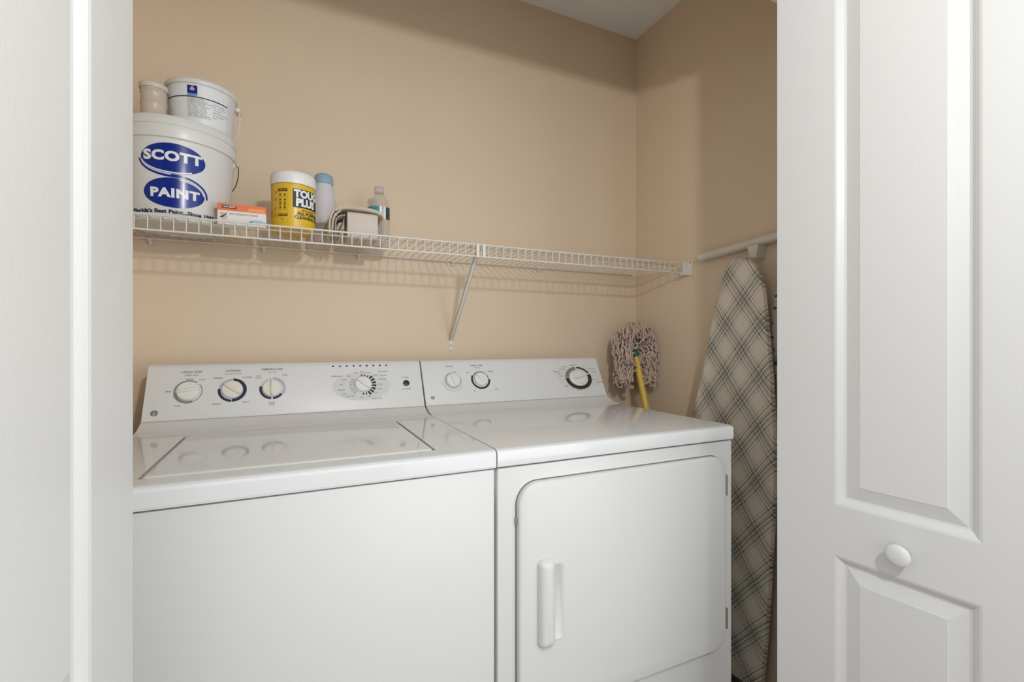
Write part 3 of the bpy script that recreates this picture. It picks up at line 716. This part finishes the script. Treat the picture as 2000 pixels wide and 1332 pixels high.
for i, (x, y) in enumerate([(x, y) for y in (.090, .077, .0665, .056) for x in (-.034, -.0215)]):
    fan_ellipse(b, x, Z0+y, .0022, .0026, n=10); vs, fs = text2d(['Wood', 'Tile', 'Metal', 'Glass', 'Vinyl', 'Steel', 'Stone', 'Paint'][i], .0034); add2d(b, vs, fs, x, Z0+y-.0055)
canprint(b, 'surface_icons', 'ink', .0005)
b = nb()
for y in (.098, .078, .055, .035): fan_ellipse(b, -.0485, Z0+y, .0013, .004, n=10)
canprint(b, 'side_marks', 'ink', .0005)
for zb_, tb_ in ((.103, 'USE ON'), (.0365, '85 WIPES')):
    b = nb(); P = rrect(.025, .0070, .0015, 3); flat_poly(b, [(-.0275+x, Z0+zb_+y) for x, y in P]); canprint(b, 'side_banner', 'ring_brown', .0006)
    b = nb(); vs, fs = text2d(tb_, .0050, .0001); add2d(b, vs, fs, -.0275, Z0+zb_); canprint(b, 'banner_lettering', 'yellow', .0009)
b = nb(); 
for x0_, x1_, y0_, y1_ in ((-.0405, -.0145, .0165, .0172), (-.0405, -.0145, .0990, .0995), (-.0405, -.0400, .0165, .0995), (-.0150, -.0145, .0165, .0995)): flat_poly(b, [(x0_, Z0+y0_), (x1_, Z0+y0_), (x1_, Z0+y1_), (x0_, Z0+y1_)])
fan_ellipse(b, -.0275, Z0+.0255, .004, .0045, n=14); canprint(b, 'amber_frame', 'yellowd', .0003)

# ------------------------------------------------------------------ milky bottle with a blue cap
mc = (.0915, 1.560)
mb = thing('squeeze_bottle', 'milky white tapered bottle with pale blue cap behind the yellow canister', 'bottle', (mc[0], mc[1], ST))
b = nb(); lathe(b, *mc, [(.028, ST), (.033, ST+.002), (.034, ST+.006), (.033, ST+.050), (.034, ST+.054)], 40); put('base', b, 'haze', mb, 50)
b = nb(); lathe(b, *mc, [(.036, ST+.054), (.0405, ST+.057), (.0420, ST+.065), (.0410, ST+.085), (.0370, ST+.115), (.0310, ST+.145), (.0268, ST+.172), (.0255, ST+.180)], 48); put('body', b, 'milky', mb, 60)
b = nb(); lathe(b, *mc, [(.0255, ST+.179), (.0275, ST+.180), (.0275, ST+.198), (.0255, ST+.206), (.0200, ST+.210), (.005, ST+.211)], 40); put('cap', b, 'capblue', mb, 50)

# ------------------------------------------------------------------ cardboard box with a cloth over it
gb = thing('cardboard_box', 'small greige cardboard box under the folded cloth on the shelf', 'box', (.19, 1.475, ST))
b = nb(); box(b, .1475, .2335, 1.440, 1.530, ST, ST+.0735, .0012, 2); put('carton_body', b, 'boxgrey', gb, 40)
b = nb(); box(b, .1470, .2340, 1.4395, 1.5305, ST+.0738, ST+.0755, .0006, 1); put('carton_flap', b, 'boxgrey', gb)
def cloth_band(bm, path, y0, y1, thick, seed, wob=.003, ny=14):
    """a thick folded band of cloth following path (x,z), with soft waves"""
    r = random.Random(seed); ph = [r.uniform(0, 6) for _ in range(4)]
    pts = [Vector(p) for p in path]
    # resample
    dense = []
    for a, c in zip(pts, pts[1:]):
        for k in range(6): dense.append(a.lerp(c, k/6))
    dense.append(pts[-1])
    for _ in range(6): dense = [dense[0]]+[(dense[i-1]+dense[i]*2+dense[i+1])/4 for i in range(1, len(dense)-1)]+[dense[-1]]
    rows = []
    m = len(dense)
    for side in (1, -1):
        rs = []
        for i, p in enumerate(dense):
            t = (dense[min(i+1, m-1)]-dense[max(i-1, 0)]).normalized(); nrm = Vector((-t.y, t.x))
            row = []
            for j in range(ny+1):
                v = j/ny; s = i/m
                w = wob*(math.sin(9*s+ph[0]+4*v)+.6*math.sin(17*s+ph[1]-7*v)+.5*math.sin(13*v+ph[2]))
                tt = thick*(.55+.45*math.sin(PI*min(1, max(0, .08+v*.84))))
                q = p+nrm*(side*tt/2+w)
                row.append(bm.verts.new((q.x, y0+(y1-y0)*v+wob*math.sin(11*s+ph[3]), q.y)))
            rs.append(row)
        rows.append(rs)
    for side in (0, 1):
        for i in range(m-1):
            for j in range(ny): bm.faces.new((rows[side][i][j], rows[side][i+1][j], rows[side][i+1][j+1], rows[side][i][j+1]))
    for i in range(m-1):
        for j in (0, ny): bm.faces.new((rows[0][i][j], rows[0][i+1][j], rows[1][i+1][j], rows[1][i][j]))
    for i in (0, m-1):
        for j in range(ny): bm.faces.new((rows[0][i][j], rows[0][i][j+1], rows[1][i][j+1], rows[1][i][j]))
    return bm
TZ = ST+.0755
cl = thing('folded_cloth', 'cream cotton cloth draped over the small greige box', 'cloth', (.17, 1.49, TZ))
b = nb(); cloth_band(b, [(.0985, ST+.006), (.100, ST+.040), (.106, ST+.066), (.120, TZ+.008), (.150, TZ+.0150), (.185, TZ+.0135), (.220, TZ+.010), (.243, TZ+.001), (.248, TZ-.010)], 1.428, 1.535, .0075, 1, .0011); put('outer_layer', b, 'cloth', cl, 180)
b = nb(); cloth_band(b, [(.112, TZ-.004), (.128, TZ+.003), (.150, TZ+.0068), (.185, TZ+.0068), (.228, TZ+.0055), (.240, TZ-.004)], 1.422, 1.530, .005, 5, .0006); put('inner_layer', b, 'cloth', cl, 180)
b = nb(); cloth_band(b, [(.113, ST+.005), (.114, ST+.035), (.120, ST+.055), (.133, ST+.062), (.141, ST+.066)], 1.436, 1.53, .006, 9, .0010); put('hanging_fold', b, 'clothg', cl, 180)
b = nb(); cloth_band(b, [(.104, ST+.012), (.107, ST+.042), (.114, ST+.062), (.128, TZ-.002)], 1.420, 1.44, .005, 12, .0010); put('front_fold', b, 'cloth', cl, 180)
b = nb(); cloth_band(b, [(.126, ST+.004), (.131, ST+.028), (.140, ST+.055)], 1.446, 1.52, .004, 15, .0008); put('lower_fold', b, 'clothg', cl, 180)

# ------------------------------------------------------------------ water bottle
wc = (.2565, 1.560)
wb = thing('water_bottle', 'clear plastic water bottle with teal and black label behind the box', 'bottle', (wc[0], wc[1], ST))
b = nb()
pr = [(.020, ST+.002), (.027, ST), (.0325, ST+.006), (.0335, ST+.012), (.0322, ST+.020), (.0335, ST+.028), (.0322, ST+.036), (.0335, ST+.044), (.0322, ST+.052), (.0338, ST+.062), (.0322, ST+.072), (.0338, ST+.080), (.0328, ST+.085), (.0328, ST+.128), (.0336, ST+.132),
      (.0322, ST+.139), (.0280, ST+.150), (.0215, ST+.161), (.0155, ST+.169), (.0130, ST+.173), (.0128, ST+.179)]
inner = [(r-.0007, z+.0004) for r, z in pr][::-1]
lathe(b, *wc, pr+inner, 48, cap0=False, cap1=False)
bm_caps = b
bm_caps.verts.ensure_lookup_table()
b.faces.new(b.verts[:48][::-1]); b.faces.new(b.verts[-48:])
put('body', b, 'pet', wb, 60)
b = nb(); lathe(b, *wc, [(.0142, ST+.176), (.0155, ST+.177), (.0155, ST+.182), (.0142, ST+.184), (.0145, ST+.185), (.0145, ST+.194), (.0135, ST+.196), (.005, ST+.1962)], 36); put('cap', b, 'haze', wb, 50)
def wr(z): return .0330
for x0_, x1_, m_, nm in ((-.052, -.002, 'teal', 'teal_label'), (-.002, .018, 'white', 'white_label'), (.018, .042, 'gblack', 'dark_label')):
    b = nb(); flat_poly(b, [(x0_, ST+.088), (x1_, ST+.088), (x1_, ST+.127), (x0_, ST+.127)]); slice_x(b, .004); wrap(b, *wc, wr, a0=-PI/2-.05, off=.0006, rref=.033); put(nm, b, m_, wb)
b = nb()
vs, fs = text2d('PURE WATER', .0062, .0002); add2d(b, [(-y, x) for x, y in vs], fs, .008, ST+.1075); slice_x(b, .004); wrap(b, *wc, wr, a0=-PI/2-.05, off=.0010, rref=.033); put('label_lettering', b, 'greyink', wb)

# ------------------------------------------------------------------ mop in the corner
mop_top = Vector((1.305, 1.585, 1.108)); mop_c = Vector((1.302, 1.577, 1.090)); foot = Vector((1.235, 1.625, 0.02))
mp0 = Vector((1.287, 1.553, 1.073)); dirm = (Vector((1.338, 1.505, .862))-mp0)
# continue the handle line to the floor behind the dryer
h_end = Vector((1.368, 1.24, .02))
h_mid = Vector((1.2825, 1.486, .874))
hd = (h_mid-mp0).normalized(); h_end = mp0+hd*((.006-mp0.z)/hd.z)
mop = thing('string_mop', 'taupe string mop with yellow handle leaning upside down in the corner', 'mop', (h_end.x, h_end.y, 0))
b = nb(); tube(b, [mp0-hd*.012, mp0+hd*.03, h_end], [.0115, .0125, .0125], 20); put('handle', b, 'ygreen', mop, 50)
b = nb(); tube(b, [mp0-hd*.048, mp0-hd*.040, mp0-hd*.004, mp0], [.0095, .0125, .0128, .0115], 20); tube(b, [mp0-hd*.020+Vector((-.02, 0, 0)), mp0-hd*.020+Vector((.02, 0, 0))], .004, 8); put('collar', b, 'green', mop, 50)
b = nb()
rn = random.Random(11)
hc = mp0-hd*.035
def ucurve(t):     # an upside-down U over the collar; t in 0..1 from the left tail to the right tail
    L = .125
    if t < .33: return Vector((-.050-.006*(t/.33), 0, -L+(L+.015)*(t/.33)))
    if t < .60:
        a = PI-(t-.33)/.27*PI; return Vector((.056*math.cos(a), 0, .018+.070*math.sin(a)))
    return Vector((.056, 0, .015-(L+.015)*((t-.60)/.40)))
for i in range(560):
    t = rn.random(); c0 = ucurve(t)
    rad = .040 if t > .33 else .034
    a = rn.uniform(0, 2*PI); q_ = rad*math.sqrt(rn.random())
    c0 = hc+c0+Vector((q_*math.cos(a), q_*math.sin(a)*1.0, rn.uniform(-.012, .012)))
    if abs(c0.x-hc.x) < .016 and c0.z < hc.z+.020 and c0.y < hc.y+.02: continue
    out = Vector((c0.x-hc.x, (c0.y-hc.y)*1.2-.01, (c0.z-hc.z)*.5+.01)).normalized()
    dn = Vector((0, 0, -1)); ln = rn.uniform(.022, .042)
    sd = Vector((rn.uniform(-1, 1), rn.uniform(-1, 1), rn.uniform(-.4, .4)))*.011
    P_ = [c0-dn*ln*.3+sd*.3, c0+out*ln*.30-dn*ln*.25, c0+out*ln*.45+dn*ln*.25, c0+out*ln*.25+dn*ln*.75+sd, c0-out*ln*.05+dn*ln*.95+sd*1.4, c0-out*ln*.12+dn*ln*.60+sd*1.6]
    pts = []
    for k in range(len(P_)-1): pts += [P_[k], P_[k].lerp(P_[k+1], .5)]
    pts.append(P_[-1])
    pts = [p+Vector((rn.uniform(-1, 1), rn.uniform(-1, 1), rn.uniform(-1, 1)))*.0018 for p in pts]
    for p in pts: p.y = min(p.y, YB-.006); p.x = min(p.x, XR-.006)
    tube(b, pts, .0035, 5)
put('mop_yarn', b, 'yarn', mop, 180)

# ------------------------------------------------------------------ hanging rod on the right wall
rod = thing('hanging_rod', 'off-white round rod on the right wall above the ironing boards', 'rod', (1.36, 1.0, 1.45))
b = nb(); r0, r1 = Vector((1.366, 1.288, 1.4465)), Vector((1.366, .845, 1.472))
tube(b, [r0+Vector((0, .0, 0)), r1], .0150, 28); put('rod_tube', b, 'rod', rod, 50)
b = nb(); dd = (r0-r1).normalized(); tube(b, [r0-dd*.012, r0-dd*.012, r0+dd*.002, r0+dd*.006], [.0150, .0166, .0166, .012], 28); put('end_cap', b, 'rod', rod, 50)
for yy_ in (1.055, .90):
    b = nb(); zc = 1.4465+(1.288-yy_)*.0575
    P = [(yy_-.020, zc-.012), (yy_+.018, zc-.012), (yy_+.012, zc-.050), (yy_-.012, zc-.055)]
    a = [b.verts.new((1.345, y, z)) for y, z in P]; c_ = [b.verts.new((1.387, y, z)) for y, z in P]
    for k in range(4): b.faces.new((a[k], a[(k+1) % 4], c_[(k+1) % 4], c_[k]))
    b.faces.new(a[::-1]); b.faces.new(c_)
    put('wall_hook', b, 'rod', rod)

# ------------------------------------------------------------------ ironing boards
def board(name, label, X, outline, thick, m, zref, back=True):
    """outline: list of (Y,Z) going round; front face looks to -X"""
    cyy = sum(p[0] for p in outline)/len(outline); czz = sum(p[1] for p in outline)/len(outline)
    t = thing(name, label, 'ironing board', (X+.02, cyy, min(p[1] for p in outline)))
    b = nb()
    def inset(k):
        n = len(outline); out = []
        for i, (y, z) in enumerate(outline):
            y0, z0 = outline[i-1]; y1, z1 = outline[(i+1) % n]
            tx, tz = y1-y0, z1-z0; l = math.hypot(tx, tz) or 1
            out.append((y+(-tz/l)*k*SG, z+(tx/l)*k*SG))
        return out
    area2 = sum(outline[i-1][0]*outline[i][1]-outline[i][0]*outline[i-1][1] for i in range(len(outline)))
    SG = 1 if area2 > 0 else -1
    lp = [(inset(.006), thick), (inset(0), thick*.75), (inset(0), thick*.45), (inset(.003), thick*.2), (inset(.010), .002), (inset(.02), .0)]
    rings2d(b, lp, lambda y, z, d: (X+d, y, z), close0=True)
    put('padded_cover', b, m, t, 40)
    return t
def sm(pts, it=2):
    for _ in range(it):
        o = []
        for i in range(len(pts)):
            a, c = pts[i], pts[(i+1) % len(pts)]
            o += [(a[0]*.75+c[0]*.25, a[1]*.75+c[1]*.25), (a[0]*.25+c[0]*.75, a[1]*.25+c[1]*.75)]
        pts = o
    return pts
right = [(1.045, 1.400), (1.012, 1.372), (.992, 1.315), (.982, 1.22), (.972, 1.12), (.962, 1.00), (.954, .85), (.952, .75), (.957, .62), (.966, .47), (.976, .30), (.993, .10), (1.0, .045)]
left = [(1.30, .045), (1.31, .20), (1.315, .45), (1.308, .68), (1.278, .86), (1.248, .97), (1.218, 1.08), (1.197, 1.17), (1.175, 1.255), (1.155, 1.325), (1.140, 1.365), (1.118, 1.398), (1.083, 1.414)]
bd = board('ironing_board', 'tall ironing board with green plaid cover standing against the right wall', 1.305, sm(right+left, 2), .026, 'plaid', 0)
b = nb()
tube(b, [(1.343, 1.05, .06), (1.343, 1.10, 1.05), (1.345, 1.14, 1.12), (1.343, 1.17, 1.05), (1.343, 1.22, .06)], .008, 12)
tube(b, [(1.357, 1.02, .012), (1.357, 1.25, .012)], .009, 12); tube(b, [(1.347, 1.05, .06), (1.357, 1.04, .012)], .008, 10); tube(b, [(1.347, 1.22, .06), (1.357, 1.23, .012)], .008, 10)
put('folded_leg', b, 'tube', bd, 50)
R2 = [(.90, 1.418), (.925, 1.395), (.945, 1.345), (.966, 1.27), (.974, 1.20), (.974, 1.10), (.966, 1.04), (.952, .99), (.925, .955), (.86, .945)]
L2 = [(.86, .945), (.845, 1.0), (.842, 1.2), (.848, 1.34), (.87, 1.40)]
bd2 = board('ironing_board', 'ironing board with printed script cover, partly hidden by the right door', 1.346, [(y*1.0212, 1.1365+(z-1.1365)*1.0212) for y, z in sm(R2+L2[1:], 2)], .022, 'script', 0)
b = nb(); tube(b, [(1.340, .925, 1.16), (1.339, .975, 1.075), (1.341, .992, 1.05)], .0035, 8); put('folded_leg', b, 'tube', bd2, 50); b = nb(); tube(b, [(1.358, .92, 1.41), (1.362, .92, 1.44)], .003, 8); put('hanging_loop', b, 'tube', bd2, 50)

# ------------------------------------------------------------------ sub-parts under their parts
def nest(root, part, kids):
    ch = {}
    for o_ in root.children: ch.setdefault(o_.name.split('.')[0], []).append(o_)
    if part not in ch: return
    p_ = ch[part][0]
    for k_ in kids:
        for o_ in ch.get(k_, []): o_.parent = p_; o_.matrix_parent_inverse = Matrix()
CON = ['knob_ring', 'dial_plate', 'dial_marks', 'indicator_light', 'printed_caption', 'power_button', 'control_knob', 'dial_skirt', 'emblem', 'console_seam']
nest(wash, 'control_console', CON); nest(dry, 'control_console', CON)
nest(wash, 'lid', ['lid_bumper', 'lid_gap']); nest(dry, 'door', ['door_handle', 'finger_pocket', 'door_hinge', 'door_gap'])
nest(shelf, 'support_brace', ['brace_foot', 'foot_screw']); nest(shelf, 'end_bracket', ['bracket_screw'])
nest(buck, 'oval_logo', ['logo_lettering']); nest(pail, 'paper_label', ['label_stripe', 'label_lettering', 'emblem', 'emblem_band', 'emblem_mark'])
nest(ob, 'name_plate', ['name_lettering']); nest(can, 'black_panel', ['title_lettering']); pass
nest(wb, 'white_label', ['label_lettering'])
